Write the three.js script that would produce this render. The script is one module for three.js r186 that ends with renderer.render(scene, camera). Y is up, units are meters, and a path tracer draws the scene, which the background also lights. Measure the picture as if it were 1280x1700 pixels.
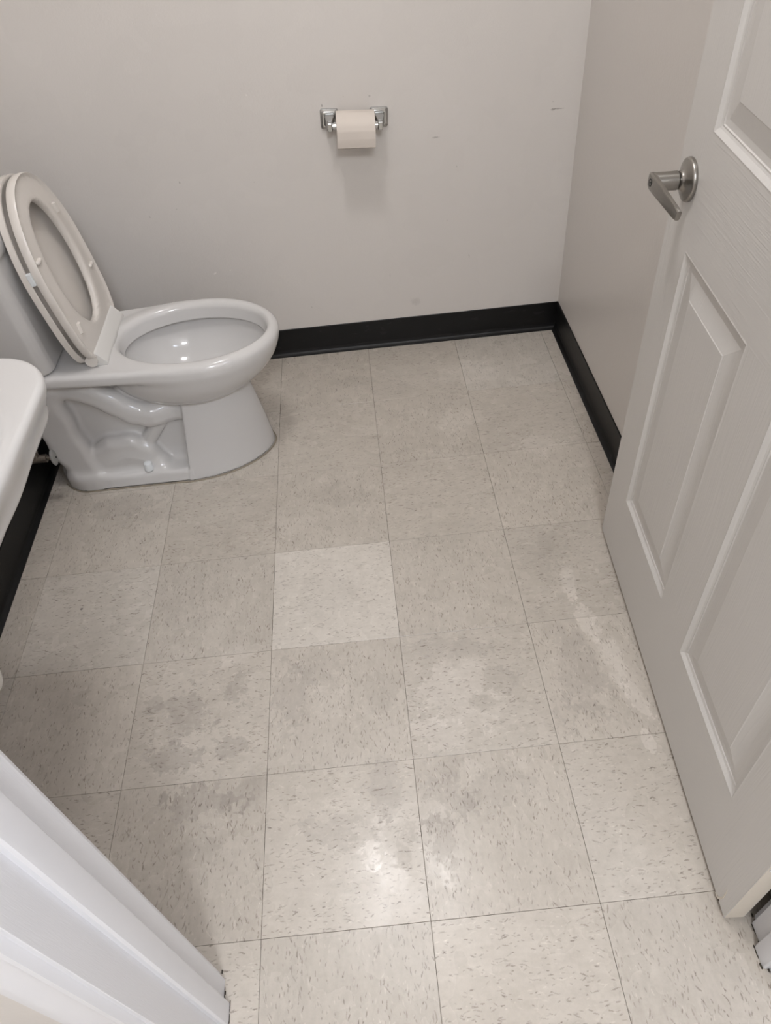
import * as THREE from 'three';
import { RoundedBoxGeometry } from 'three/addons/geometries/RoundedBoxGeometry.js';
import { mergeGeometries, mergeVertices, toCreasedNormals } from 'three/addons/utils/BufferGeometryUtils.js';

// ───────────────────────── camera, exposure, lights ─────────────────────────
const scene = new THREE.Scene();
scene.background = new THREE.Color(0x000000);
const camera = new THREE.PerspectiveCamera(70.06, 1280 / 1700, 0.02, 30);
camera.position.set(0.2963, 1.4507, 1.9009);
camera.rotation.order = 'YXZ';
camera.rotation.set(-0.80337, -0.00493, -0.10136);
const renderer = new THREE.WebGLRenderer({ antialias: true });
renderer.toneMapping = THREE.LinearToneMapping;
renderer.toneMappingExposure = 0.415;
renderer.shadowMap.enabled = true;
renderer.shadowMap.type = THREE.PCFSoftShadowMap;
const ROOM_LAMP = { color: new THREE.Color(0.96, 0.945, 0.955), cd: 6.8, at: [0.205, 2.635, 0.665] };
const HALL_LAMP = { color: new THREE.Color(0.92, 0.95, 1.0), cd: 24, at: [0.47, 2.62, 2.95] };
const HALL_LAMP_2 = { color: new THREE.Color(0.74, 0.83, 1.0), cd: 8, at: [1.3, 2.62, 2.5] };

// room frame (metres): x right, y up, z towards the doorway
const XL = -0.697, XR = 0.972, ZB = -0.318, ZF = 1.58, ZH = 1.70, H = 2.70, P = 0.3048;

// ───────────────────────── helpers ─────────────────────────
function rng(seed) { let a = seed >>> 0; return () => { a = (a + 0x6D2B79F5) >>> 0; let t = a; t = Math.imul(t ^ (t >>> 15), t | 1); t ^= t + Math.imul(t ^ (t >>> 7), t | 61); return ((t ^ (t >>> 14)) >>> 0) / 4294967296; }; }
function hash2(x, y, s) { let h = Math.imul(x, 374761393) ^ Math.imul(y, 668265263) ^ Math.imul(s, 1274126177); h = Math.imul(h ^ (h >>> 13), 1274126177); return ((h ^ (h >>> 16)) >>> 0) / 4294967296; }
function vnoise(x, y, s = 1) {
  const i = Math.floor(x), j = Math.floor(y), u = x - i, v = y - j, a = u * u * (3 - 2 * u), b = v * v * (3 - 2 * v);
  const p = hash2(i, j, s), q = hash2(i + 1, j, s), r = hash2(i, j + 1, s), t = hash2(i + 1, j + 1, s);
  return p + (q - p) * a + (r - p) * b + (p - q - r + t) * a * b;
}
function fbm(x, y, s, n = 4) { let v = 0, a = 0.5, f = 1; for (let k = 0; k < n; k++) { v += a * vnoise(x * f, y * f, s + k); f *= 2.03; a *= 0.5; } return v / (1 - Math.pow(0.5, n)); }
const clamp = (v, a, b) => Math.min(b, Math.max(a, v));
const sstep = (a, b, v) => { const t = clamp((v - a) / (b - a), 0, 1); return t * t * (3 - 2 * t); };
const lerp = (a, b, t) => a + (b - a) * t;
function dataTex(w, h, fn, srgb) {
  const d = new Uint8Array(w * h * 4), o = [0, 0, 0];
  for (let y = 0; y < h; y++) for (let x = 0; x < w; x++) { fn(x, y, o); const k = (y * w + x) * 4; d[k] = clamp(o[0], 0, 255); d[k + 1] = clamp(o[1], 0, 255); d[k + 2] = clamp(o[2], 0, 255); d[k + 3] = 255; }
  return texFrom(d, w, h, srgb);
}
function texFrom(d, w, h, srgb) {
  const t = new THREE.DataTexture(d, w, h, THREE.RGBAFormat);
  t.magFilter = THREE.LinearFilter; t.minFilter = THREE.LinearMipmapLinearFilter; t.generateMipmaps = true;
  t.wrapS = t.wrapT = THREE.RepeatWrapping; if (srgb) t.colorSpace = THREE.SRGBColorSpace; t.needsUpdate = true; return t;
}
const used = new Map();
function numbered(n) { const k = used.get(n) || 0; used.set(n, k + 1); return k ? n + '_' + String(k).padStart(3, '0') : n; }
function mesh(name, geo, mat, parent = scene) {
  const m = new THREE.Mesh(geo, mat); m.name = parent === scene ? numbered(name) : name; m.castShadow = m.receiveShadow = true; parent.add(m); return m;
}
function thing(name, label, category, pos = [0, 0, 0], turn = 0) {
  const g = new THREE.Group(); g.name = numbered(name); g.position.set(...pos); g.rotation.y = turn; g.userData = { label, category }; scene.add(g); return g;
}
function structGroup(name, label, pos = [0, 0, 0]) { const g = new THREE.Group(); g.name = name; g.userData = { kind: 'structure' }; if (label) g.userData.label = label; g.position.set(...pos); scene.add(g); return g; }
function struct(name, geo, mat, label) { const m = mesh(name, geo, mat); m.userData.kind = 'structure'; if (label) m.userData.label = label; return m; }
const box = (x0, x1, y0, y1, z0, z1) => new THREE.BoxGeometry(x1 - x0, y1 - y0, z1 - z0).translate((x0 + x1) / 2, (y0 + y1) / 2, (z0 + z1) / 2);
const rbox = (x0, x1, y0, y1, z0, z1, r = 0.002, seg = 2) => new RoundedBoxGeometry(x1 - x0, y1 - y0, z1 - z0, seg, r).translate((x0 + x1) / 2, (y0 + y1) / 2, (z0 + z1) / 2);
function strip(g) { const o = new THREE.BufferGeometry(); const n = g.index ? g.toNonIndexed() : g; for (const k of ['position', 'normal', 'uv']) if (n.attributes[k]) o.setAttribute(k, n.attributes[k]); if (!o.attributes.uv) o.setAttribute('uv', new THREE.BufferAttribute(new Float32Array(o.attributes.position.count * 2), 2)); return o; }
const merge = (list) => mergeGeometries(list.map(strip));
// uv in metres on the axis the face looks along
function boxUV(g, s = 1) {
  const n = g.index ? g.toNonIndexed() : g; if (!n.attributes.normal) n.computeVertexNormals();
  const p = n.attributes.position, q = n.attributes.normal, uv = new Float32Array(p.count * 2);
  for (let i = 0; i < p.count; i++) { const ax = Math.abs(q.getX(i)), ay = Math.abs(q.getY(i)), az = Math.abs(q.getZ(i)); let u, v;
    if (ay > ax && ay > az) { u = p.getX(i); v = p.getZ(i); } else if (ax > az) { u = p.getZ(i); v = p.getY(i); } else { u = p.getX(i); v = p.getY(i); }
    uv[2 * i] = u * s; uv[2 * i + 1] = v * s; }
  n.setAttribute('uv', new THREE.BufferAttribute(uv, 2)); return n;
}
// a prism: closed 2D profile (a, b) extruded along a straight run. map(a, b, t) gives the point, t in 0..1
function prism(profile, map, crease = 0.6) {
  const n = profile.length, pos = [], put = (...q) => q.forEach((v) => pos.push(...v));
  for (let i = 0; i < n; i++) { const A = profile[i], B = profile[(i + 1) % n], a = map(...A, 0), b = map(...B, 0), c = map(...B, 1), d = map(...A, 1); put(a, b, c, a, c, d); }
  const tri = THREE.ShapeUtils.triangulateShape(profile.map((q) => new THREE.Vector2(...q)), []);
  for (const [i, j, k] of tri) { put(map(...profile[i], 0), map(...profile[k], 0), map(...profile[j], 0)); put(map(...profile[i], 1), map(...profile[j], 1), map(...profile[k], 1)); }
  const g = new THREE.BufferGeometry(); g.setAttribute('position', new THREE.Float32BufferAttribute(pos, 3));
  g.computeVertexNormals(); return fixOut(toCreasedNormals(g, crease));
}
// make the triangles of a closed mesh look outwards
function fixOut(g) {
  const p = g.attributes.position; let v = 0; const a = new THREE.Vector3(), b = new THREE.Vector3(), c = new THREE.Vector3();
  for (let i = 0; i < p.count; i += 3) { a.fromBufferAttribute(p, i); b.fromBufferAttribute(p, i + 1); c.fromBufferAttribute(p, i + 2); v += a.dot(b.cross(c)); }
  if (v < 0) for (const k of Object.keys(g.attributes)) { const at = g.attributes[k], s = at.itemSize, r = at.array; for (let i = 0; i < at.count; i += 3) for (let e = 0; e < s; e++) { const t = r[(i + 1) * s + e]; r[(i + 1) * s + e] = r[(i + 2) * s + e]; r[(i + 2) * s + e] = t; } if (k === 'normal') for (let i = 0; i < r.length; i++) r[i] = -r[i]; }
  return g;
}
// loft: rings of equal point count; closed around, capped at both ends when cap
function loft(rings, cap = true, crease = 0.7, closeLoop = false) {
  const pos = [], n = rings[0].length, R = rings.length, put = (...q) => q.forEach((v) => pos.push(v[0], v[1], v[2]));
  for (let k = 0; k < (closeLoop ? R : R - 1); k++) for (let i = 0; i < n; i++) { const A = rings[k], B = rings[(k + 1) % R], j = (i + 1) % n; put(A[i], A[j], B[j], A[i], B[j], B[i]); }
  if (cap && !closeLoop) for (const [ring, fl] of [[rings[0], 1], [rings[R - 1], 0]]) { const c = [0, 0, 0]; ring.forEach((q) => { for (let e = 0; e < 3; e++) c[e] += q[e] / n; }); for (let i = 0; i < n; i++) { const j = (i + 1) % n; fl ? put(c, ring[j], ring[i]) : put(c, ring[i], ring[j]); } }
  const g = new THREE.BufferGeometry(); g.setAttribute('position', new THREE.Float32BufferAttribute(pos, 3)); g.computeVertexNormals();
  return fixOut(toCreasedNormals(g, crease));
}
// horizontal rounded rectangle ring
function rrect(cx, cz, hx, hz, r, y, seg = 6) {
  const out = []; for (const [sx, sz, a0] of [[1, 1, 0], [-1, 1, 90], [-1, -1, 180], [1, -1, 270]]) for (let k = 0; k <= seg; k++) { const a = (a0 + 90 * k / seg) * Math.PI / 180; out.push([cx + sx * (hx - r) + r * Math.cos(a), y, cz + sz * (hz - r) + r * Math.sin(a)]); } return out;
}
// surface nets on a box grid; f < 0 inside
function surfaceNets(f, lo, hi, h) {
  const nx = Math.ceil((hi[0] - lo[0]) / h) + 1, ny = Math.ceil((hi[1] - lo[1]) / h) + 1, nz = Math.ceil((hi[2] - lo[2]) / h) + 1;
  const F = new Float32Array(nx * ny * nz), id = (i, j, k) => i + nx * (j + ny * k);
  for (let k = 0; k < nz; k++) for (let j = 0; j < ny; j++) for (let i = 0; i < nx; i++) F[id(i, j, k)] = f(lo[0] + i * h, lo[1] + j * h, lo[2] + k * h);
  const V = new Int32Array(nx * ny * nz).fill(-1), pos = [], ix = [];
  for (let k = 0; k < nz - 1; k++) for (let j = 0; j < ny - 1; j++) for (let i = 0; i < nx - 1; i++) {
    let m = 0, c = 0, x = 0, y = 0, z = 0; const v = [];
    for (let e = 0; e < 8; e++) { const q = F[id(i + (e & 1), j + ((e >> 1) & 1), k + (e >> 2))]; v.push(q); if (q < 0) m |= 1 << e; }
    if (m === 0 || m === 255) continue;
    for (let a = 0; a < 8; a++) for (const b of [1, 2, 4]) if (!(a & b)) { const q = a | b; if ((v[a] < 0) !== (v[q] < 0)) { const t = v[a] / (v[a] - v[q]); x += (a & 1) + (b === 1 ? t : 0); y += ((a >> 1) & 1) + (b === 2 ? t : 0); z += (a >> 2) + (b === 4 ? t : 0); c++; } }
    V[id(i, j, k)] = pos.length / 3; pos.push(lo[0] + (i + x / c) * h, lo[1] + (j + y / c) * h, lo[2] + (k + z / c) * h);
  }
  for (let k = 1; k < nz - 1; k++) for (let j = 1; j < ny - 1; j++) for (let i = 1; i < nx - 1; i++) {
    const s = F[id(i, j, k)] < 0;
    if (s !== (F[id(i + 1, j, k)] < 0)) quad(V[id(i, j - 1, k - 1)], V[id(i, j, k - 1)], V[id(i, j, k)], V[id(i, j - 1, k)], s);
    if (s !== (F[id(i, j + 1, k)] < 0)) quad(V[id(i - 1, j, k - 1)], V[id(i - 1, j, k)], V[id(i, j, k)], V[id(i, j, k - 1)], s);
    if (s !== (F[id(i, j, k + 1)] < 0)) quad(V[id(i - 1, j - 1, k)], V[id(i, j - 1, k)], V[id(i, j, k)], V[id(i - 1, j, k)], s);
  }
  function quad(a, b, c, d, s) { if (a < 0 || b < 0 || c < 0 || d < 0) return; s ? ix.push(a, b, c, a, c, d) : ix.push(a, c, b, a, d, c); }
  const nor = new Float32Array(pos.length), e = h * 0.3;
  for (let n = 0; n < pos.length; n += 3) {
    let [x, y, z] = [pos[n], pos[n + 1], pos[n + 2]], gx, gy, gz, L;
    for (let it = 0; it < 3; it++) {
      gx = (f(x + e, y, z) - f(x - e, y, z)) / (2 * e); gy = (f(x, y + e, z) - f(x, y - e, z)) / (2 * e); gz = (f(x, y, z + e) - f(x, y, z - e)) / (2 * e); L = Math.hypot(gx, gy, gz) || 1;
      if (it < 2) { const d = clamp(f(x, y, z) / (L * L), -h * 0.4, h * 0.4); x -= gx * d; y -= gy * d; z -= gz * d; }
    }
    pos[n] = x; pos[n + 1] = y; pos[n + 2] = z; nor[n] = gx / L; nor[n + 1] = gy / L; nor[n + 2] = gz / L;
  }
  const g = new THREE.BufferGeometry(); g.setAttribute('position', new THREE.Float32BufferAttribute(pos, 3)); g.setAttribute('normal', new THREE.BufferAttribute(nor, 3));
  g.setIndex(ix); return g;
}
const smin = (a, b, k) => { const h = Math.max(k - Math.abs(a - b), 0) / k; return Math.min(a, b) - h * h * k * 0.25; };
const smax = (a, b, k) => -smin(-a, -b, k);
function ell2(x, z, a, b) { const k0 = Math.hypot(x / a, z / b), k1 = Math.hypot(x / (a * a), z / (b * b)); return k1 < 1e-6 ? -Math.min(a, b) : k0 * (k0 - 1) / k1; }
function ell3(x, y, z, a, b, c) { const k0 = Math.hypot(x / a, y / b, z / c), k1 = Math.hypot(x / (a * a), y / (b * b), z / (c * c)); return k1 < 1e-6 ? -Math.min(a, b, c) : k0 * (k0 - 1) / k1; }
function capsule(x, y, z, A, B) { const dx = B[0] - A[0], dy = B[1] - A[1], dz = B[2] - A[2], t = clamp(((x - A[0]) * dx + (y - A[1]) * dy + (z - A[2]) * dz) / (dx * dx + dy * dy + dz * dz), 0, 1); return Math.hypot(x - A[0] - dx * t, y - A[1] - dy * t, z - A[2] - dz * t) - lerp(A[3], B[3], t); }
function chain(x, y, z, pts, k) { let d = 9; for (let i = 0; i < pts.length - 1; i++) d = smin(d, capsule(x, y, z, pts[i], pts[i + 1]), k); return d; }
function slabOp(p, q, r) { const a = p + r, b = q + r; return Math.min(Math.max(a, b), 0) + Math.hypot(Math.max(a, 0), Math.max(b, 0)) - r; }

// ───────────────────────── materials ─────────────────────────
const S = (hex) => new THREE.Color(hex);
// fine roller stipple of wall paint
const stipple = dataTex(512, 512, (x, y, o) => { const w = (k) => { const u = x * k / 512, v = y * k / 512; return vnoise(u % k, v % k, 7); }; const v = 128 + 70 * (w(128) - 0.5) + 50 * (w(64) - 0.5) + 40 * (w(32) - 0.5); o[0] = o[1] = o[2] = v; });
function tex(t, rx, ry) { const c = t.clone(); c.repeat.set(rx, ry); c.needsUpdate = true; return c; }
const M = {};
M.wall = new THREE.MeshPhysicalMaterial({ color: S('#d3cec9'), roughness: 0.36, bumpMap: tex(stipple, 3, 3), bumpScale: 0.0004 });
M.ceiling = new THREE.MeshStandardMaterial({ color: S('#e2dfda'), roughness: 0.85 });
M.trim = new THREE.MeshPhysicalMaterial({ color: S('#d9d9dc'), roughness: 0.32, bumpMap: tex(stipple, 2, 2), bumpScale: 0.0002 });
M.ceramic = new THREE.MeshPhysicalMaterial({ color: S('#c8c6c4'), roughness: 0.08, specularIntensity: 1 });
M.seat = new THREE.MeshPhysicalMaterial({ color: S('#d2ccc5'), roughness: 0.26 });
M.hinge = new THREE.MeshPhysicalMaterial({ color: S('#cfcdc9'), roughness: 0.22 });
M.cap = new THREE.MeshPhysicalMaterial({ color: S('#d9dcdd'), roughness: 0.25 });
M.chrome = new THREE.MeshStandardMaterial({ color: S('#b9bab9'), metalness: 1, roughness: 0.16 });
M.satin = new THREE.MeshStandardMaterial({ color: S('#9f9c97'), metalness: 1, roughness: 0.30 });
M.dark = new THREE.MeshStandardMaterial({ color: S('#1b1a19'), roughness: 0.7 });
M.brass = new THREE.MeshStandardMaterial({ color: S('#787169'), metalness: 0.9, roughness: 0.42 });
M.handle = new THREE.MeshStandardMaterial({ color: S('#a8a8a6'), metalness: 0.5, roughness: 0.5, bumpMap: tex(stipple, 8, 8), bumpScale: 0.001 });
M.paper = new THREE.MeshStandardMaterial({ color: S('#d2c9c0'), roughness: 0.95, bumpMap: tex(stipple, 12, 12), bumpScale: 0.0003 });
M.card = new THREE.MeshStandardMaterial({ color: S('#9a8266'), roughness: 0.9 });
M.rubber = new THREE.MeshPhysicalMaterial({ color: S('#ffffff'), roughness: 0.42, specularIntensity: 0.6 });
M.slab = new THREE.MeshStandardMaterial({ color: S('#5d554b'), roughness: 0.95 });
M.caulk = new THREE.MeshStandardMaterial({ color: S('#8d8474'), roughness: 0.8 });
M.grime = new THREE.MeshStandardMaterial({ color: S('#3b352d'), roughness: 0.95 });
M.wrap = new THREE.MeshStandardMaterial({ color: S('#dcd9d3'), roughness: 0.6 });
M.water = new THREE.MeshPhysicalMaterial({ color: S('#ffffff'), roughness: 0.02, transmission: 1, thickness: 0.05, ior: 1.33 });

// ── floor print: chips, tile tone, wear patches, in floor coordinates ──
const FX0 = -0.75, FX1 = 1.15, FZ0 = -0.36, FZ1 = 1.94, FN = 2048;
const FS = [FN / (FX1 - FX0), FN / (FZ1 - FZ0)];
const floorTex = (() => {
  const base = new Float32Array(FN * FN * 3), rough = new Float32Array(FN * FN), R = rng(91);
  // [x, z, rx, rz, turn, amount, ragged]: amount > 0 pale scuffed patch, < 0 grey soiled patch
  const spots = FLOOR_SPOTS();
  const col = [183, 175, 165];
  const tileTone = (i, j) => { const a = (hash2(i + 40, j + 40, 3) - 0.5); let t = a * 7, b = (hash2(i + 40, j + 40, 5) - 0.5) * 1.2; if (i === 0 && j === 2) { t = 15; b = 1.5; } if (i === 2 && j === -1) { t += 4; b = 2; } if (i === -2 && j === 2) { t += 1; b = 1.5; } return [t, b]; };
  const wear = new Float32Array(FN * FN);
  for (const [cx, cz, rx, rz, turn, amt, rag] of spots) {
    const c = Math.cos(turn), s = Math.sin(turn), m = Math.max(rx, rz) * 1.6;
    const x0 = Math.max(0, Math.floor((cx - m - FX0) * FS[0])), x1 = Math.min(FN - 1, Math.ceil((cx + m - FX0) * FS[0])), y0 = Math.max(0, Math.floor((cz - m - FZ0) * FS[1])), y1 = Math.min(FN - 1, Math.ceil((cz + m - FZ0) * FS[1]));
    for (let y = y0; y <= y1; y++) for (let x = x0; x <= x1; x++) {
      const X = FX0 + x / FS[0] - cx, Z = FZ0 + y / FS[1] - cz, r = Math.hypot((X * c + Z * s) / rx, (-X * s + Z * c) / rz);
      const wx = X + cx, wz = Z + cz, n = fbm(wx * 34, wz * 34, 11, 5) - 0.5, n2 = fbm(wx * 150, wz * 150, 23, 3) - 0.5;
      const v = 1 - r + rag * (n * 3.6 + n2 * 2.2); const a = sstep(0.12, 0.19, v) * (0.8 + 0.4 * (n2 + 0.5)); if (a > 0) { const k = y * FN + x; wear[k] += 0.9 * amt * a * (1 - 0.45 * Math.min(1, Math.abs(wear[k]) / 14)); }
    }
  }
  for (let y = 0; y < FN; y++) for (let x = 0; x < FN; x++) {
    const X = FX0 + x / FS[0], Z = FZ0 + y / FS[1], i = Math.floor(X / P), j = Math.floor(Z / P), [t, b] = tileTone(i, j), k = y * FN + x;
    const dir = ((i + j) & 1) === 0, u = dir ? X * 38 : X * 150, v = dir ? Z * 150 : Z * 38;
    const g = (fbm(u, v, 31 + ((i * 7 + j * 13) & 7), 3) - 0.5) * 9 + (fbm(X * 7, Z * 7, 55, 4) - 0.5) * 10 + (vnoise(X * 900, Z * 900, 3) - 0.5) * 4 + (fbm(X * 160, Z * 160, 83, 3) - 0.5) * 7 + sstep(0.56, 0.66, fbm(X * 48, Z * 48, 97, 5)) * 2.5 - sstep(0.57, 0.65, fbm(X * 40 + 9, Z * 40, 101, 5)) * 3;
    let w = wear[k]; if (i === 0 && j === 2 && w < 0) w *= 0.5;
    const q = t + g + w;
    base[3 * k] = col[0] + q; base[3 * k + 1] = col[1] + q + (w < 0 ? 0.4 : 0.2) + b * 0.5; base[3 * k + 2] = col[2] + q + b + (w < 0 ? -w * 0.08 : w * 0.05);
    rough[k] = 0.28 + (fbm(X * 14, Z * 14, 71, 4) - 0.5) * 0.16 + clamp(-w, -14, 14) * 0.0055;
  }
  // chips: short streaks that run across or along, tile by tile
  for (let j = -2; j < 7; j++) for (let i = -3; i < 4; i++) {
    const along = ((i + j) & 1) === 0, n = 740;
    for (let c = 0; c < n; c++) {
      const cx = (i + R()) * P, cz = (j + R()) * P, big = R(), L = (big > 0.93 ? 5 + 5 * R() : 1.6 + 4.2 * R()) * 1e-3, W = (0.42 + 0.66 * R() * (big > 0.9 ? 1.4 : 1)) * 1e-3, an = (along ? 0 : Math.PI / 2) + (R() + R() - 1) * 0.75, tone = R();
      const cs = Math.cos(an), sn = Math.sin(an), pale = tone > 0.80, d = pale ? 7 + 8 * R() : -(16 + 36 * R() * R() + 8 * R()), curve = (R() - 0.5) * 60;
      const x0 = Math.floor((cx - L - FX0) * FS[0]), x1 = Math.ceil((cx + L - FX0) * FS[0]), y0 = Math.floor((cz - L - FZ0) * FS[1]), y1 = Math.ceil((cz + L - FZ0) * FS[1]);
      for (let y = Math.max(0, y0); y <= Math.min(FN - 1, y1); y++) for (let x = Math.max(0, x0); x <= Math.min(FN - 1, x1); x++) {
        const X = FX0 + x / FS[0], Z = FZ0 + y / FS[1]; if (Math.floor(X / P) !== i || Math.floor(Z / P) !== j) continue;
        const u = (X - cx) * cs + (Z - cz) * sn, v = -(X - cx) * sn + (Z - cz) * cs + curve * u * u, e = Math.abs(u) / (L), f = Math.abs(v) / (W * (1 - 0.5 * e) + 0.0002);
        const rg = vnoise(X * 1100, Z * 1100, 13) - 0.5, a = sstep(1.15, 0.7, Math.hypot(e, f) + rg * 0.65); if (a <= 0) continue; const k = (y * FN + x) * 3;
        base[k] += d * a; base[k + 1] += d * a * 1.02; base[k + 2] += d * a * 1.0;
      }
    }
  }
  const A = new Uint8Array(FN * FN * 4), B = new Uint8Array(FN * FN * 4);
  for (let k = 0; k < FN * FN; k++) { for (let e = 0; e < 3; e++) { A[4 * k + e] = clamp(base[3 * k + e], 0, 255); B[4 * k + e] = clamp(rough[k] * 255, 0, 255); } A[4 * k + 3] = B[4 * k + 3] = 255; }
  return [texFrom(A, FN, FN, true), texFrom(B, FN, FN, false)];
})();
function FLOOR_SPOTS() {
  return [
    // soiled grey patches between the doorway and the clean tile
    [-0.190, 1.055, 0.060, 0.070, 0.3, -15, 0.5], [-0.085, 1.010, 0.030, 0.070, 0.1, -14, 0.5], [-0.262, 1.030, 0.018, 0.050, 0.1, -11, 0.5], [-0.185, 1.165, 0.075, 0.035, 0.1, -14, 0.5], [-0.085, 1.150, 0.055, 0.028, -0.2, -14, 0.5],
    [-0.140, 1.265, 0.090, 0.050, 0.0, -17, 0.55], [-0.045, 1.250, 0.050, 0.040, 0.0, -12, 0.5], [-0.130, 1.350, 0.060, 0.030, 0.0, -8, 0.5],
    [0.050, 1.030, 0.050, 0.090, 0.0, -10, 0.5], [0.120, 0.975, 0.080, 0.050, 0.2, -7, 0.5], [0.250, 1.040, 0.040, 0.060, 0.0, -6, 0.5],
    [0.235, 1.270, 0.050, 0.060, 0.2, -14, 0.55], [0.150, 1.345, 0.080, 0.035, 0.1, -10, 0.5], [0.255, 1.390, 0.040, 0.050, 0.0, -9, 0.55],
    [0.365, 1.290, 0.055, 0.075, 0.0, -14, 0.55], [0.345, 1.385, 0.030, 0.060, 0.0, -11, 0.5], [0.460, 1.290, 0.080, 0.050, 0.1, -8, 0.5],
    [0.420, 0.960, 0.110, 0.030, 0.1, -10, 0.4], [0.520, 1.055, 0.045, 0.035, 0.2, -13, 0.55], [0.470, 1.105, 0.030, 0.020, 0.2, -13, 0.5], [0.700, 1.040, 0.070, 0.130, -0.1, -11, 0.35], [0.640, 1.150, 0.030, 0.050, 0, -9, 0.5],
    // pale scuffed patches
    [-0.085, 0.925, 0.040, 0.035, 0.4, 10, 0.45], [-0.060, 0.985, 0.025, 0.030, 0, 8, 0.5], [0.430, 1.075, 0.095, 0.085, 0.0, 11, 0.40], [0.370, 1.170, 0.070, 0.040, 0.1, 9, 0.45], [0.400, 1.245, 0.070, 0.020, 0.1, 9, 0.5], [0.350, 1.320, 0.035, 0.050, 0.2, 11, 0.6], [0.520, 1.250, 0.030, 0.022, 0, 8, 0.5],
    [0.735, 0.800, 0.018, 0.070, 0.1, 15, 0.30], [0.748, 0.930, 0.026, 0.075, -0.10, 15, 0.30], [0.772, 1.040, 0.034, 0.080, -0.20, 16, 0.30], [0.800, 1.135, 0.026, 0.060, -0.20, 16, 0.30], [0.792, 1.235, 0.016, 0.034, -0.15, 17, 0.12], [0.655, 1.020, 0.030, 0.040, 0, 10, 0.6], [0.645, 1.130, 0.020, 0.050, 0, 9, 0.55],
    [0.225, 1.372, 0.050, 0.062, 0.3, 11, 0.35], [0.245, 1.445, 0.035, 0.03, 0.2, 4, 0.35], [0.170, 1.290, 0.05, 0.03, 0, 6, 0.5], [0.345, 1.440, 0.02, 0.03, 0, 8, 0.4], [0.130, 1.060, 0.050, 0.050, 0.3, 6, 0.5],
    [0.630, -0.090, 0.110, 0.080, 0, 8, 0.3], [0.560, 0.140, 0.060, 0.060, 0.5, 6, 0.45], [0.780, 0.300, 0.060, 0.050, 0, 9, 0.5], [0.520, 0.300, 0.06, 0.05, 0, 5, 0.5], [0.300, 0.140, 0.05, 0.04, 0, 5, 0.5],
    // soiled film near the toilet foot and across the clean tile's middle
    [-0.440, 0.370, 0.120, 0.045, 0.0, -11, 0.35], [-0.360, 0.420, 0.080, 0.040, 0.1, -8, 0.4], [0.140, 0.760, 0.085, 0.075, 0.0, -10, 0.30], [0.035, 0.055, 0.03, 0.02, 0.5, -9, 0.4], [0.250, -0.120, 0.09, 0.03, 0.1, -7, 0.4], [0.400, -0.060, 0.05, 0.03, 0.1, -6, 0.4], [0.180, 0.420, 0.09, 0.06, 0.3, -7, 0.45], [0.05, 0.480, 0.06, 0.08, 0, 5, 0.5],
    [-0.491, 0.729, 0.0040, 0.0046, 0.2, -75, 0.05], [-0.405, 0.407, 0.004, 0.0025, 0.2, 45, 0.05], [-0.407, 0.424, 0.003, 0.0020, 0.2, 40, 0.05], [-0.230, 0.720, 0.10, 0.09, 0.3, -5, 0.5], [0.450, 0.620, 0.10, 0.08, 0.3, -4, 0.5], [0.690, 0.700, 0.07, 0.08, 0, -7, 0.45], [-0.475, 1.000, 0.07, 0.05, 0, -6, 0.4],
  ];
}
M.floor = new THREE.MeshPhysicalMaterial({ color: 0xffffff, map: floorTex[0], roughness: 1, roughnessMap: floorTex[1], metalness: 0, bumpMap: tex(stipple, 5, 5), bumpScale: 0.0001 });
M.floorFar = new THREE.MeshStandardMaterial({ color: S('#bdb4a7'), roughness: 0.4 });

// black cove base: dull rubber with pale dust and rubbed marks
M.rubber.map = dataTex(1024, 256, (x, y, o) => {
  const u = x / 1024 * 2, v = y / 256 * 0.12; let d = 12 + (fbm(u * 30, v * 30, 5, 4) - 0.5) * 8;
  d += sstep(0.70, 0.78, fbm(u * 22, v * 60, 41, 4)) * 16; d += sstep(0.985, 0.995, vnoise(u * 420, v * 420, 8)) * 60;
  o[0] = d; o[1] = d * 1.0; o[2] = d * 1.03;
}, true);

// wood-grain emboss of the moulded door: grain runs along v
const grainTex = dataTex(1024, 1024, (x, y, o) => { const u = x / 1024, v = y / 1024; const w = u + 0.012 * Math.sin(v * 6.283) + 0.006 * Math.sin(v * 12.566 + 1); const g = vnoise((w * 180) % 180, (v * 9) % 9, 4), g2 = vnoise((w * 90 + 3) % 90, (v * 4) % 4, 9); const q = 128 + 95 * (Math.pow(g, 2) - 0.33) + 60 * (g2 - 0.5); o[0] = o[1] = o[2] = q; });
M.door = new THREE.MeshPhysicalMaterial({ color: S('#cfccc8'), roughness: 0.40, bumpMap: tex(grainTex, 3, 1.6), bumpScale: 0.00045 });
M.doorEdge = new THREE.MeshPhysicalMaterial({ color: S('#d9d1c4'), roughness: 0.45, bumpMap: tex(stipple, 3, 3), bumpScale: 0.0004 });

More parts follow.
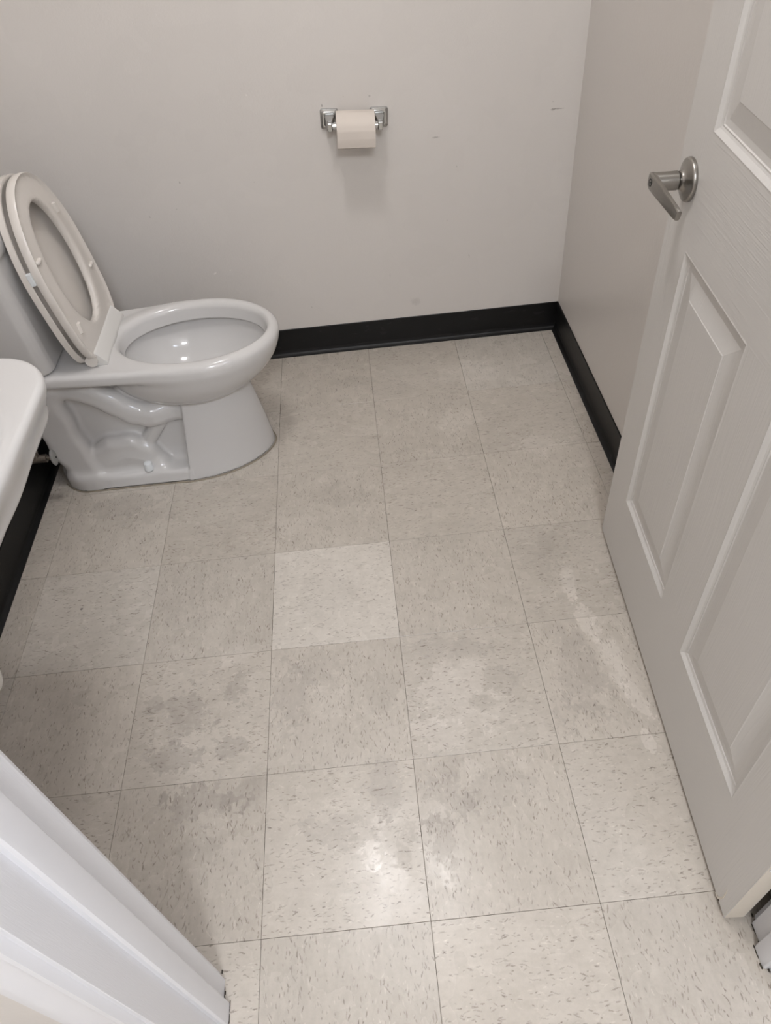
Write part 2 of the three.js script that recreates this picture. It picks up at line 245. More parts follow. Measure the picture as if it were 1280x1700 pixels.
// ───────────────────────── the room ─────────────────────────
// wall paint of the back wall: tone, nicks and rubbed marks where they are
const wallMarks = [[0.905, 0.715, 0.018, 0.0016, -0.02, 46], [0.895, 0.714, 0.008, 0.003, 0, 26], [0.560, 0.672, 0.010, 0.0022, 0.0, 34], [0.893, 0.735, 0.0014, 0.0014, 0, 40], [0.480, 0.155, 0.016, 0.014, 0, 12], [0.245, 0.786, 0.0016, 0.004, 0, 60], [0.307, 0.803, 0.0012, 0.0012, 0, 60], [0.620, 0.585, 0.0015, 0.0015, 0, 40], [-0.195, 0.62, 0.0022, 0.003, 0, 40], [-0.310, 0.53, 0.002, 0.003, 0, 34], [-0.225, 0.545, 0.0014, 0.0014, 0, 40], [-0.160, 0.33, 0.005, 0.003, 0.6, -24], [-0.11, 0.335, 0.003, 0.002, 0.3, -20], [-0.13, 0.405, 0.0014, 0.0014, 0, 30], [0.59, 0.425, 0.0015, 0.0012, 0, 30], [0.66, 0.30, 0.0012, 0.006, 0.1, 26], [0.40, 0.26, 0.0014, 0.004, 0.1, 22], [0.200, 0.20, 0.002, 0.002, 0, 22], [0.13, 0.175, 0.002, 0.003, 0, 22], [0.045, 0.83, 0.002, 0.003, 0, -16], [0.02, 0.60, 0.0014, 0.0014, 0, 34]];
{
  const W = 1024, Hh = 1024, x0 = -0.72, sx = W / 1.72, sy = Hh / 1.4;
  const ring = [0.378, 0.797, 0.0017];
  M.wallBack = M.wall.clone(); M.wallBack.color = S('#ffffff');
  const t = dataTex(W, Hh, (x, y, o) => {
    const X = x0 + x / sx, Y = y / sy; let d = (fbm(X * 4, Y * 4, 15, 4) - 0.5) * 5;
    for (const [cx, cy, rx, ry, an, amt] of wallMarks) { if (Math.abs(X - cx) > 0.03 || Math.abs(Y - cy) > 0.03) continue; const c = Math.cos(an), s = Math.sin(an), u = ((X - cx) * c + (Y - cy) * s) / rx, v = (-(X - cx) * s + (Y - cy) * c) / ry, r = Math.hypot(u, v); d -= amt * sstep(1.2, 0.5, r + (vnoise(X * 700, Y * 700, 3) - 0.5) * 0.9); }
    const rr = Math.hypot(X - ring[0], Y - ring[1]); d -= 40 * sstep(0.0012, 0.0004, Math.abs(rr - ring[2]));
    o[0] = 211 + d; o[1] = 206 + d; o[2] = 201 + d;
  }, true);
  M.wallBack.map = t; M.wallBack.bumpMap = stipple;
}
{ // back wall: uv over 1.72 x 1.4 m
  const g = boxUV(box(XL - 0.1, XR + 0.1, -0.02, H, ZB - 0.1, ZB)), uv = g.attributes.uv;
  for (let i = 0; i < uv.count; i++) uv.setXY(i, (uv.getX(i) + 0.72) / 1.72, uv.getY(i) / 1.4);
  M.wallBack.bumpMap = tex(stipple, 5, 4); struct('wall_back', g, M.wallBack);
}
struct('wall_right', boxUV(box(XR, XR + 0.1, -0.02, H, ZB, ZH)), M.wall);
struct('wall_left', boxUV(box(XL - 0.1, XL, -0.02, H, ZB, ZH)), M.wall);
const JL = -0.060, JR = 0.858, DH = 2.06;   // doorway faces
{
  const s = new THREE.Shape([[XL, -0.02], [JL - 0.019, -0.02], [JL - 0.019, DH + 0.019], [JR + 0.019, DH + 0.019], [JR + 0.019, -0.02], [XR, -0.02], [XR, H], [XL, H]].map((q) => new THREE.Vector2(...q)));
  const g = new THREE.ExtrudeGeometry(s, { depth: ZH - ZF, bevelEnabled: false }).translate(0, 0, ZF); struct('wall_front', boxUV(g), M.wall);
}
// hallway that the camera stands in
struct('wall_hall_end', boxUV(box(-1.5, 2.1, -0.02, H, 3.4, 3.5)), M.wall);
struct('wall_hall_left', boxUV(box(-1.6, -1.5, -0.02, H, ZF, 3.5)), M.wall);
struct('wall_hall_right', boxUV(box(2.1, 2.2, -0.02, H, ZF, 3.5)), M.wall);
struct('wall_hall_near', merge([box(-1.5, XL - 0.1, -0.02, H, ZF, ZH), box(XR + 0.1, 2.1, -0.02, H, ZF, ZH)]), M.wall);
struct('ceiling', box(-1.6, 2.2, H, H + 0.1, ZB - 0.1, 3.5), M.ceiling);

// floor: slab, then every tile with its own chamfered edges, joints between
const floor = structGroup('floor', 'beige speckled vinyl tile floor with grey wear patches');
mesh('underlay', box(-1.6, 2.2, -0.06, -0.0035, ZB - 0.1, 3.5), M.slab, floor);
function tileGeo(x0, x1, z0, z1, y) {
  const g = 0.00036, c = 0.0005, d = 0.0032; x0 += g; x1 -= g; z0 += g; z1 -= g;
  const T = [[x0 + c, y, z0 + c], [x1 - c, y, z0 + c], [x1 - c, y, z1 - c], [x0 + c, y, z1 - c]], Bm = [[x0, y - c * 0.7, z0], [x1, y - c * 0.7, z0], [x1, y - c * 0.7, z1], [x0, y - c * 0.7, z1]], L = Bm.map(([a, b, e]) => [a, y - d, e]);
  const pos = [], q = (a, b, e, f) => pos.push(...a, ...b, ...e, ...a, ...e, ...f); q(T[0], T[3], T[2], T[1]);
  for (let i = 0; i < 4; i++) { const j = (i + 1) % 4; q(T[i], T[j], Bm[j], Bm[i]); q(Bm[i], Bm[j], L[j], L[i]); }
  const o = new THREE.BufferGeometry(), uv = []; for (let i = 0; i < pos.length; i += 3) uv.push((pos[i] - FX0) / (FX1 - FX0), (pos[i + 2] - FZ0) / (FZ1 - FZ0));
  o.setAttribute('position', new THREE.Float32BufferAttribute(pos, 3)); o.setAttribute('uv', new THREE.Float32BufferAttribute(uv, 2)); o.computeVertexNormals(); return o;
}
{
  const R = rng(5), xs = [XL, -2 * P, -P, 0, P, 2 * P, 3 * P, XR], zs = [ZB, -P, 0, P, 2 * P, 3 * P, 4 * P, 5 * P, 6 * P];
  for (let j = 0; j < zs.length - 1; j++) for (let i = 0; i < xs.length - 1; i++) {
    const bright = i === 3 && j === 3; const m = mesh('tile', tileGeo(xs[i], xs[i + 1], zs[j], zs[j + 1], -R() * 0.00025), M.floor, floor); if (bright) m.userData.label = 'cleaner, paler replacement tile';
  }
  mesh('hall_flooring', merge([box(-1.6, XL - 0.001, -0.0034, -0.0002, ZH, 3.5), box(XR + 0.001, 2.2, -0.0034, -0.0002, ZH, 3.5), box(XL, XR, -0.0034, -0.0002, 6 * P + 0.001, 3.5)]), M.floorFar, floor);
}

// cove base: thin rubber strip with a toe that sweeps out onto the floor
function coveProfile() { const p = [[0, 0], [0, 0.1005], [0.0022, 0.1005], [0.0034, 0.0992], [0.0036, 0.022]]; for (let k = 1; k <= 8; k++) { const a = k / 8 * Math.PI / 2; p.push([0.0036 + 0.0125 * (1 - Math.cos(a)), 0.022 - 0.0185 * Math.sin(a)]); } p.push([0.0176, 0.0026], [0.0180, 0.0008], [0.0180, 0]); return p; }
function cove(name, map, len) {
  const g = prism(coveProfile(), map, 0.5), p = g.attributes.position, uv = []; for (let i = 0; i < p.count; i++) uv.push((p.getX(i) + p.getZ(i)) / 2, p.getY(i) / 0.12); g.setAttribute('uv', new THREE.Float32BufferAttribute(uv, 2)); return struct(name, g, M.rubber);
}
cove('baseboard_back', (a, b, t) => [lerp(XL, XR, t), b, ZB + a]);
cove('baseboard_right', (a, b, t) => [XR - a, b, lerp(ZB + 0.004, ZF, t)]);
cove('baseboard_left', (a, b, t) => [XL + a, b, lerp(ZB + 0.004, ZF, t)]);
cove('baseboard_front', (a, b, t) => [lerp(XL + 0.004, JL - 0.075, t), b, ZF - a]);

// door frame: jamb board, stop and casing on both faces of the wall
function casingProfile() { return [[0, 0], [0.003, 0.0105], [0.008, 0.0115], [0.012, 0.0090], [0.016, 0.0088], [0.030, 0.0118], [0.040, 0.0150], [0.046, 0.0160], [0.052, 0.0158], [0.057, 0.0130], [0.057, 0]]; }
for (const [name, face, s] of [['trim_1', JL, -1], ['trim_2', JR, 1]]) {   // s: which way the wall lies
  const t = structGroup(name, s < 0 ? 'white painted strike-side door jamb' : 'white painted hinge-side door jamb');
  const X = (a) => face + s * a;
  mesh('jamb_board', rbox(Math.min(X(0), X(0.019)), Math.max(X(0), X(0.019)), 0.0008, DH, ZF, ZH, 0.0012), M.trim, t);
  mesh('door_stop', prism([[0.001, 0], [-0.0075, 0], [-0.0100, 0.0025], [-0.0105, 0.006], [-0.0105, 0.028], [-0.0095, 0.033], [-0.007, 0.036], [0.001, 0.036]], (a, b, k) => [X(a), lerp(0.0010, DH, k), ZF + 0.0335 + b], 0.4), M.trim, t);
  mesh('casing', prism(casingProfile(), (a, b, k) => [X(0.007 + a), lerp(0.0012, DH + 0.06, k), ZF - b], 0.45), M.trim, t);
  mesh('casing', prism(casingProfile(), (a, b, k) => [X(0.007 + a), lerp(0.0012, DH + 0.06, k), ZH + b], 0.45), M.trim, t);
  // ragged dirt-filled gap where the frame meets the floor
  const R = rng(s + 9), list = []; for (let k = 0; k < 26; k++) { const z = ZF - 0.012 + k * 0.0052 + R() * 0.002; if (R() < 0.3) continue; const inside = (z > ZF + 0.032 && z < ZF + 0.071) ? -0.0105 : (z < ZF ? 0.007 : 0); const w = 0.0008 + 0.0022 * R() * R(); const g = new THREE.IcosahedronGeometry(1, 0); g.scale(w, 0.0006 + 0.0012 * R(), 0.003 + 0.003 * R()); g.translate(X(inside - w * 0.4), 0.0006, z); list.push(g); }
  const d = mesh('dirt_line', merge(list), M.grime, t);
}
{
  const t = structGroup('trim_3', 'white painted head of the door frame');
  mesh('jamb_board', rbox(JL - 0.019, JR + 0.019, DH, DH + 0.019, ZF, ZH, 0.0012), M.trim, t);
  mesh('door_stop', rbox(JL, JR, DH - 0.0105, DH, ZF + 0.0335, ZF + 0.0695, 0.002), M.trim, t);
  for (const q of [-1, 1]) mesh('casing', prism(casingProfile(), (a, b, k) => [lerp(JL - 0.064, JR + 0.064, k), DH + 0.007 + a, q < 0 ? ZF - b : ZH + b], 0.45), M.trim, t);
}

// ── the open door: origin at the free edge's foot, local x runs to the hinges, local z faces the room ──
const DW = 0.917, DT = 0.035, DHT = 2.03;
{
  const d = structGroup('door_1', 'white moulded six-panel door standing open against the wall', [0.859, 0.014, 0.655]);
  d.rotation.y = Math.atan2(-0.9986, -0.0537);
  const px = [[0.106, 0.393], [0.511, 0.798]], py = [[0.209, 0.816], [1.003, 1.620], [1.728, 1.905]];
  // skin around the panels, both faces
  const xs = [0, ...px.flat(), DW], ys = [0, ...py.flat(), DHT], skin = { v: [], h: [] };
  const quad = (list, a, b, c, e, z, back) => { const A = [a, c, z], B = [b, c, z], C = [b, e, z], D = [a, e, z]; back ? list.push(...A, ...C, ...B, ...A, ...D, ...C) : list.push(...A, ...B, ...C, ...A, ...C, ...D); };
  for (const [z, back] of [[0, false], [-DT, true]]) for (let i = 0; i < xs.length - 1; i++) for (let j = 0; j < ys.length - 1; j++) {
    if (i % 2 === 1 && j % 2 === 1) continue; const rail = j % 2 === 0 && i > 0 && i < xs.length - 2; quad(rail ? skin.h : skin.v, xs[i], xs[i + 1], ys[j], ys[j + 1], z, back);
  }
  const mk = (list) => { const g = new THREE.BufferGeometry(); g.setAttribute('position', new THREE.Float32BufferAttribute(list, 3)); g.computeVertexNormals(); return boxUV(g); };
  mesh('stile', mk(skin.v), M.door, d); { const g = mk(skin.h), u = g.attributes.uv; for (let i = 0; i < u.count; i++) u.setXY(i, u.getY(i) * 1.5, u.getX(i)); mesh('rail', g, M.door, d); }
  // edges of the slab
  const e = 0.0005;
  mesh('slab_edge', merge([box(0, DW, 0, 0.004, -DT + e, -e), box(0, DW, DHT - 0.004, DHT, -DT + e, -e), box(0, 0.004, 0.004, DHT - 0.004, -DT + e, -e)]), M.doorEdge, d);
  mesh('hinge_edge', rbox(DW - 0.004, DW + 0.0006, 0, DHT, -DT + 0.0016, -0.0016, 0.0008), M.doorEdge, d);
  mesh('hinge_edge', merge([box(DW - 0.004, DW, 0, DHT, -0.0016, -0.0001), box(DW - 0.004, DW, 0, DHT, -DT + 0.0001, -DT + 0.0016)]), M.door, d);
  // moulded panels: ogee, sunk band, bevel up to the raised field
  const prof = [[0, 0], [0.0025, 0.0004], [0.006, -0.0016], [0.010, -0.0048], [0.0135, -0.0062], [0.016, -0.0060], [0.0175, -0.0078], [0.021, -0.0082], [0.027, -0.0085], [0.060, -0.0018], [0.0618, -0.0009]];
  for (const [x0, x1] of px) for (const [y0, y1] of py) {
    const make = (z0, sg) => {
      const pos = [], put = (...q) => q.forEach((v) => pos.push(...v)); const R = (k) => { const [i, h] = prof[k], z = z0 + sg * h; return [[x0 + i, y0 + i, z], [x1 - i, y0 + i, z], [x1 - i, y1 - i, z], [x0 + i, y1 - i, z]]; };
      for (let k = 0; k < prof.length - 1; k++) { const A = R(k), B = R(k + 1); for (let i = 0; i < 4; i++) { const j = (i + 1) % 4; sg > 0 ? put(A[i], A[j], B[j], A[i], B[j], B[i]) : put(A[i], B[j], A[j], A[i], B[i], B[j]); } }
      const C = R(prof.length - 1); sg > 0 ? put(C[0], C[1], C[2], C[0], C[2], C[3]) : put(C[0], C[2], C[1], C[0], C[3], C[2]);
      const g = new THREE.BufferGeometry(); g.setAttribute('position', new THREE.Float32BufferAttribute(pos, 3)); g.computeVertexNormals(); return boxUV(toCreasedNormals(g, 0.16));
    };
    mesh('panel', merge([make(0, 1), make(-DT, -1)]), M.door, d);
  }
  // split skin at the bottom corner by the hinges
  const crack = [[0.876, -0.001], [0.884, 0.004], [0.889, 0.016], [0.892, 0.030], [0.8915, 0.048], [0.8905, 0.060], [0.893, 0.048], [0.8945, 0.030], [0.8925, 0.014], [0.888, 0.002], [0.884, -0.001]];
  mesh('split_edge', prism(crack, (a, b, t) => [a, b, lerp(-0.002, 0.0012, t)], 0.3), M.doorEdge, d);
  mesh('split_gap', box(0.8835, 0.8905, -0.0008, 0.0045, -0.003, 0.0006), M.grime, d);
  // lever set
  const KX = 0.060, KY = 0.915;
  const lever = new THREE.Group(); lever.name = 'door_lever'; lever.position.set(KX, KY, 0); lever.userData.label = 'satin metal lever handle on a round rose'; d.add(lever);
  const lathe = (pts, seg = 48) => new THREE.LatheGeometry(pts.map((q) => new THREE.Vector2(...q)), seg).rotateX(Math.PI / 2);
  mesh('rose', lathe([[0, 0], [0.0335, 0], [0.0345, 0.001], [0.0345, 0.0050], [0.0335, 0.0072], [0.031, 0.0086], [0.024, 0.0105], [0.018, 0.0125], [0.0150, 0.0165], [0.0142, 0.0205], [0, 0.0205]]), M.satin, lever);
  mesh('neck', lathe([[0, 0.0203], [0.0118, 0.0203], [0.0118, 0.0222], [0.0150, 0.0224], [0.0150, 0.058], [0.0146, 0.0600], [0.0135, 0.0608], [0, 0.0608]]), M.satin, lever);
  // arm: bends down and towards the hinges
  { const rings = [], N = 14; for (let k = 0; k <= N; k++) { const t = k / N; const x = lerp(-0.0125, 0.094, t), y = 0.003 * t - 0.019 * t * t, z = 0.0600 + 0.003 * t - 0.019 * t * t; const hw = lerp(0.0150, 0.0105, t) * (t > 0.93 ? 0.88 : t < 0.05 ? 0.8 : 1), hd = lerp(0.0052, 0.0040, t); const dx = 0.1065, dy = 0.003 - 0.038 * t, L = Math.hypot(dx, dy), nx = -dy / L, ny = dx / L; const ring = []; for (let m = 0; m < 20; m++) { const a = m / 20 * 2 * Math.PI, c = Math.sign(Math.cos(a)) * Math.pow(Math.abs(Math.cos(a)), 0.55), s = Math.sign(Math.sin(a)) * Math.pow(Math.abs(Math.sin(a)), 0.55); ring.push([x + nx * hw * c, y + ny * hw * c, z + hd * s]); } rings.push(ring); }
    mesh('lever_arm', loft(rings, true, 0.6), M.satin, lever); }
  mesh('key_slot', merge([new THREE.TorusGeometry(0.0058, 0.0005, 6, 24).translate(0, 0, 0.0653), new THREE.CylinderGeometry(0.0011, 0.0011, 0.001, 10).rotateX(Math.PI / 2).translate(0, 0, 0.0653)]), M.dark, lever);
  mesh('set_screw_hole', new THREE.CylinderGeometry(0.0021, 0.0021, 0.0012, 14).rotateX(Math.PI / 2).rotateY(1.05).translate(0.0122, 0, 0).rotateZ(-0.35).translate(0, 0, 0.0285), M.dark, lever);
  mesh('rose', lathe([[0, 0], [0.0335, 0], [0.0345, 0.005], [0.031, 0.0086], [0.018, 0.0125], [0.0142, 0.0205], [0.0138, 0.045], [0, 0.045]], 32).rotateY(Math.PI).translate(0, 0, -DT), M.satin, lever);
  // hinges, painted over
  for (const hy of [0.285, 1.02, 1.79]) {
    const h = new THREE.Group(); h.name = 'hinge'; h.position.set(DW, hy, 0); d.add(h);
    mesh('hinge_leaf', rbox(0.0002, 0.0022, -0.044, 0.044, -DT + 0.003, -0.004, 0.0006), M.trim, h);
    for (const [yy, zz] of [[-0.032, -0.012], [-0.013, -0.022], [0.013, -0.022], [0.032, -0.012]]) mesh('screw', new THREE.CylinderGeometry(0.0028, 0.0028, 0.0008, 12).rotateZ(Math.PI / 2).translate(0.0025, yy, zz), M.satin, h);
    mesh('knuckle', new THREE.CylinderGeometry(0.0055, 0.0055, 0.088, 14).translate(0.008, 0, -DT - 0.002), M.trim, h);
  }
}

// ───────────────────────── toilet ─────────────────────────
const AX = 0.138;   // z of its centre line
const toilet = thing('toilet', 'white two-piece toilet with its seat and cover raised, facing away from the sink wall', 'toilet', [-0.33, 0, AX]);
const TX = 0.33;    // parts are given in room x, so shift by the group's x
// raised reliefs on the side of the pedestal: chains of [x, y, radius], pressed to a level height
const upperTube = [[-0.560, 0.352, 0.040], [-0.462, 0.310, 0.037], [-0.412, 0.266, 0.036], [-0.370, 0.228, 0.036], [-0.330, 0.212, 0.036], [-0.220, 0.208, 0.036]];
const rearPost = [[-0.600, 0.37, 0.058], [-0.592, 0.23, 0.052], [-0.578, 0.13, 0.050], [-0.556, 0.06, 0.048]];
const lowTube = [[-0.530, 0.075, 0.040], [-0.460, 0.104, 0.040], [-0.410, 0.108, 0.038], [-0.372, 0.088, 0.032], [-0.345, 0.055, 0.026]];
function flatChain(x, y, pts, k) { let d = 9; for (let i = 0; i < pts.length - 1; i++) { const A = pts[i], B = pts[i + 1], dx = B[0] - A[0], dy = B[1] - A[1], t = clamp(((x - A[0]) * dx + (y - A[1]) * dy) / (dx * dx + dy * dy), 0, 1); d = smin(d, Math.hypot(x - A[0] - dx * t, y - A[1] - dy * t) - lerp(A[2], B[2], t), k); } return d; }
function toiletField(x, y, z) {
  const az = Math.abs(z);
  // rim and deck slab
  const hw = clamp(0.150 + (x + 0.60) * 0.055, 0.147, 0.172), rx = Math.max(-0.655 - x, x + 0.13), rz = az - hw, cr = x > -0.4 ? 0.10 : 0.03, deck = Math.min(Math.max(rx + cr, rz + cr), 0) + Math.hypot(Math.max(rx + cr, 0), Math.max(rz + cr, 0)) - cr;
  const egg = ell2(x + 0.165, az, x > -0.165 ? 0.214 : 0.50, 0.1715), plan = smin(egg, deck, 0.02);
  let d = slabOp(plan, Math.abs(y - 0.381) - 0.019, 0.013);
  if (x > -0.52 && y > 0.16) {   // bowl
    const xs = x + 0.165 + (0.368 - y) * 0.26;
    const bowl = smax(ell3(xs, y - 0.368, az, xs > 0 ? 0.229 : 0.26, 0.158, 0.178), y - 0.400, 0.022);
    d = smin(d, bowl, 0.022);
  }
  if (y < 0.36) {
    // front pedestal
    const q = y / 0.25, tip = -0.012 - 0.040 * Math.pow(Math.max(q, 0), 1.3), b = 0.153 - 0.043 * q, x0 = -0.27, a = tip - x0, t = Math.max(x - x0, 0);
    const k0 = Math.hypot(t / a, Math.pow(az / b, 0.86)); let ped = (k0 - 1) * Math.min(a, b) * 0.9;
    ped = smax(ped, (-0.260 + 0.032 * q) - x, 0.006); ped = smax(ped, y - 0.33, 0.01);
    // core behind it, post, trapway
    const back = -0.628 + 0.012 * q, c = 0.086 - 0.010 * q;
    let core = smax(smax(az - c, back - x, 0.05), x + 0.15, 0.01); core = Math.max(core, y - 0.37);
    let relief = slabOp(flatChain(x, y, upperTube, 0.01), az - 0.121 + 0.022 * sstep(-0.32, -0.25, x), 0.030);
    relief = smin(relief, slabOp(flatChain(x, y, rearPost, 0.03), az - 0.126 - 0.05 * Math.max(0, 0.2 - y), 0.026), 0.03);
    core = smin(core, relief, 0.012);
    core = smin(core, slabOp(flatChain(x, y, lowTube, 0.02), az - 0.120, 0.026), 0.012);
    core = smin(core, capsule(x, y, az, [-0.305, 0.185, 0.082, 0.022], [-0.365, 0.110, 0.082, 0.022]), 0.006);
    core = smax(core, -0.640 - x + 0.005 * q, 0.012);
    // foot flange
    const fx = Math.max(-0.638 - x, x + 0.10), fz = az - 0.153 + 0.172 * y, r = 0.085;
    let foot = Math.min(Math.max(fx + r, fz + r), 0) + Math.hypot(Math.max(fx + r, 0), Math.max(fz + r, 0)) - r; foot = smax(foot, y - 0.040, 0.014); foot = Math.max(foot, x + 0.247);
    core = smin(core, foot, 0.045);
    core = smin(core, smax(smax(az - 0.112 - 0.03 * Math.max(0, 0.06 - y), y - 0.088, 0.03), Math.max(-0.60 - x, x + 0.37), 0.02), 0.03);
    core = Math.max(core, x + 0.20);
    const lower = smin(core, ped, 0.005);
    d = smin(d, lower, 0.008);
    d = Math.max(d, 0.0015 - y);
  }
  // hollow of the bowl: mouth through the rim, wider below its lip
  if (x > -0.42 && y > 0.14) {
    const ms = 1 - 0.05 * clamp((0.40 - y) / 0.04, 0, 1);
    const mouth = Math.max(ell2(x + 0.167, az, 0.203 * ms, 0.141 * ms), 0.350 - y);
    const xi = x + 0.185, low = Math.max(ell3(xi, y - 0.357, az, xi > 0 ? 0.212 : 0.180, 0.130, 0.150), y - 0.358);
    d = smax(d, -mouth, y > 0.38 ? 0.018 : 0.006); d = smax(d, -low, 0.005);
  }
  return d;
}
{
  const half = surfaceNets((x, y, z) => toiletField(x - TX, y, z), [-0.36, -0.008, -0.196], [0.40, 0.412, 0.196], 0.0042);
  mesh('bowl', half, M.ceramic, toilet);
  const ring = []; for (let k = 0; k < 40; k++) { const a = k / 40 * 2 * Math.PI; ring.push([-0.19 + TX + 0.105 * Math.cos(a), 0, 0.085 * Math.sin(a)]); }
  mesh('water', loft([ring.map(([a, , c]) => [a * 0.8 + 0.028, 0.226, c * 0.8]), ring.map(([a, , c]) => [a, 0.244, c])]), M.water, toilet);
  // old sealant line round the foot
  const pts = []; for (let k = 0; k <= 60; k++) { const t = k / 60; let x, z; if (t < 0.35) { const u = t / 0.35; x = lerp(-0.60, -0.27, u); z = 0.155; if (u < 0.12) { const w = (0.12 - u) / 0.12; x -= 0.035 * w; z -= 0.045 * w * w; } } else { const a = (t - 0.35) / 0.65 * Math.PI / 2; x = -0.27 + 0.262 * Math.sin(a); z = 0.157 * Math.pow(Math.cos(a), 1.163); } pts.push(new THREE.Vector3(x + TX, 0.0012, z)); }
  for (const s of [1, -1]) mesh('sealant', new THREE.TubeGeometry(new THREE.CatmullRomCurve3(pts.map((q) => new THREE.Vector3(q.x, q.y, q.z * s))), 90, 0.0022, 6), M.caulk, toilet);
  for (const s of [1, -1]) mesh('bolt_cap', new THREE.LatheGeometry([[0, 0.027], [0.0065, 0.0268], [0.0102, 0.0252], [0.0120, 0.022], [0.0142, 0.002], [0.0148, 0], [0, 0]].map((q) => new THREE.Vector2(...q)).reverse(), 24).translate(-0.371 + TX, 0.0440, 0.1300 * s), M.cap, toilet);
}
{ // tank, tapering down; lid overhangs
  const L = (y, hx, hz, r, dx = 0) => rrect(-0.592 + TX + dx, 0, hx, hz, r, y, 8);
  mesh('tank', loft([L(0.402, 0.074, 0.138, 0.03), L(0.406, 0.082, 0.148, 0.034), L(0.416, 0.0855, 0.152, 0.036), L(0.55, 0.087, 0.169, 0.036), L(0.70, 0.089, 0.187, 0.036), L(0.722, 0.089, 0.189, 0.036)], true, 0.5), M.ceramic, toilet);
  mesh('tank_lid', loft([L(0.7235, 0.090, 0.190, 0.036), L(0.7245, 0.094, 0.196, 0.04), L(0.730, 0.0955, 0.198, 0.04), L(0.750, 0.0955, 0.198, 0.04), L(0.758, 0.093, 0.195, 0.04), L(0.762, 0.086, 0.188, 0.04), L(0.763, 0.05, 0.14, 0.03)], true, 0.6), M.ceramic, toilet);
}
// seat and cover: outline in (v up from hinge, half width)
function seatOutline(n, grow) {   // closed loop of [u across, v up]
  const out = [], L = 0.437 + grow, W = 0.159 + grow, vc = 0.215;
  for (let k = 0; k < n; k++) { const a = (k + 0.5) / n * 2 * Math.PI, c = Math.cos(a), q = Math.sin(a), sc = Math.sign(c), e = q >= 0 ? 0.92 : 0.34;
    out.push([W * sc * Math.pow(Math.abs(c), e) * (q < 0 ? 1 - 0.015 * q : 1), vc + (q >= 0 ? (L - vc) * q : (vc + grow * 0.3) * -Math.pow(-q, 0.62))]); }
  return out;
}
function holeOutline(n) { const out = []; for (let k = 0; k < n; k++) { const a = (k + 0.5) / n * 2 * Math.PI, c = Math.cos(a), q = Math.sin(a); out.push([0.093 * Math.sign(c) * Math.pow(Math.abs(c), 0.96), 0.215 + (q > 0 ? 0.160 : 0.150) * q]); } return out; }
const TILT = 0.140, SX = -0.411 + TX, SY = 0.405;
const seatPoint = (u, v, w) => [SX + w * Math.cos(TILT) - v * Math.sin(TILT), SY + v * Math.cos(TILT) + w * Math.sin(TILT), u - 0.006];
{
  const N = 96, O = seatOutline(N, 0), I = holeOutline(N);
  // section across the ring: q from outside (0) to hole (1), w thickness towards the viewer
  const sec = [[0.00, 0.002], [0.00, 0.016], [0.012, 0.0195], [0.035, 0.0210], [0.065, 0.0205], [0.10, 0.0175], [0.18, 0.0160], [0.45, 0.0165], [0.75, 0.0185], [0.90, 0.0190], [0.97, 0.0175], [1.0, 0.0140], [1.0, 0.0060], [0.97, 0.0020], [0.85, 0.0], [0.40, 0.0], [0.06, 0.0], [0.015, 0.0003]];
  const rings = []; for (let k = 0; k < N; k++) rings.push(sec.map(([q, w]) => seatPoint(lerp(O[k][0], I[k][0], q), lerp(O[k][1], I[k][1], q), w)));
  const seat = mesh('seat', loft(rings, false, 0.8, true), M.seat, toilet);
  const C = seatOutline(N, 0.003), lid = []; const sec2 = [[0.0, -0.0115], [0.0, -0.026], [0.02, -0.0285], [0.10, -0.030], [0.55, -0.0325], [0.97, -0.0335]];
  const cen = [0, 0.22], inn = [[0.0, -0.0115], [0.014, -0.0105], [0.03, -0.0110], [0.05, -0.0135], [0.16, -0.0185], [0.20, -0.0195], [0.55, -0.0225], [0.97, -0.0230]];
  const ringAt = ([q, w]) => C.map(([u, v]) => seatPoint(lerp(u, cen[0], q), lerp(v, cen[1], q), w));
  mesh('seat_cover', loft([...inn.slice().reverse().map(ringAt), ...sec2.slice(1).map(ringAt)], true, 0.6), M.seat, toilet);
  // bumpers: two wedges and two round studs under the ring, spacers on the cover
  const wedge = (u, v, s) => prism([[-0.009, -0.013], [0.006, -0.013], [0.010, 0.013], [-0.003, 0.013]], (a, b, t) => seatPoint(u + s * a * (t ? 0.8 : 1), v + b * (t ? 0.85 : 1), lerp(0.015, 0.0245, t)), 0.3);
  for (const [u, v, s] of [[-0.105, 0.318, 1], [0.118, 0.105, -1]]) mesh('bumper', wedge(u, v, s), M.seat, seat);
  for (const [u, v] of [[0.126, 0.290], [-0.127, 0.150]]) { const c = seatPoint(u, v, 0.016), e = seatPoint(u * 0.955, v, 0.0245); const A = new THREE.CapsuleGeometry(0.0055, 0.016, 6, 14).rotateX(Math.PI / 2).rotateZ(0.1).translate(c[0] + 0.003, c[1], c[2]); mesh('bumper', A, M.seat, seat); }
  for (const [u, v] of [[0.158, 0.265], [-0.100, 0.355]]) { const c = seatPoint(u * 0.985, v, -0.0055); mesh('spacer', new RoundedBoxGeometry(0.011, 0.030, 0.010, 2, 0.0015).rotateZ(TILT).translate(...c), M.cap, toilet); }
  // hinge: long rounded bar on the deck with a knuckle at each end
  const bar = [[-0.414, 0.4005], [-0.414, 0.430], [-0.409, 0.4375], [-0.401, 0.4385], [-0.394, 0.4345], [-0.376, 0.4115], [-0.373, 0.4065], [-0.373, 0.4005]];
  const h = new THREE.Group(); h.name = 'hinge'; toilet.add(h);
  mesh('hinge_bar', prism(bar, (a, b, t) => { const e = t < 0.5 ? 1 : -1; return [a + TX, b, lerp(-0.122, 0.116, t)]; }, 0.7), M.hinge, h);
  for (const z of [-0.112, 0.108]) mesh('knuckle', new THREE.CylinderGeometry(0.0155, 0.0155, 0.034, 28).rotateX(Math.PI / 2).translate(-0.409 + TX, 0.4185, z), M.seat, h);
}

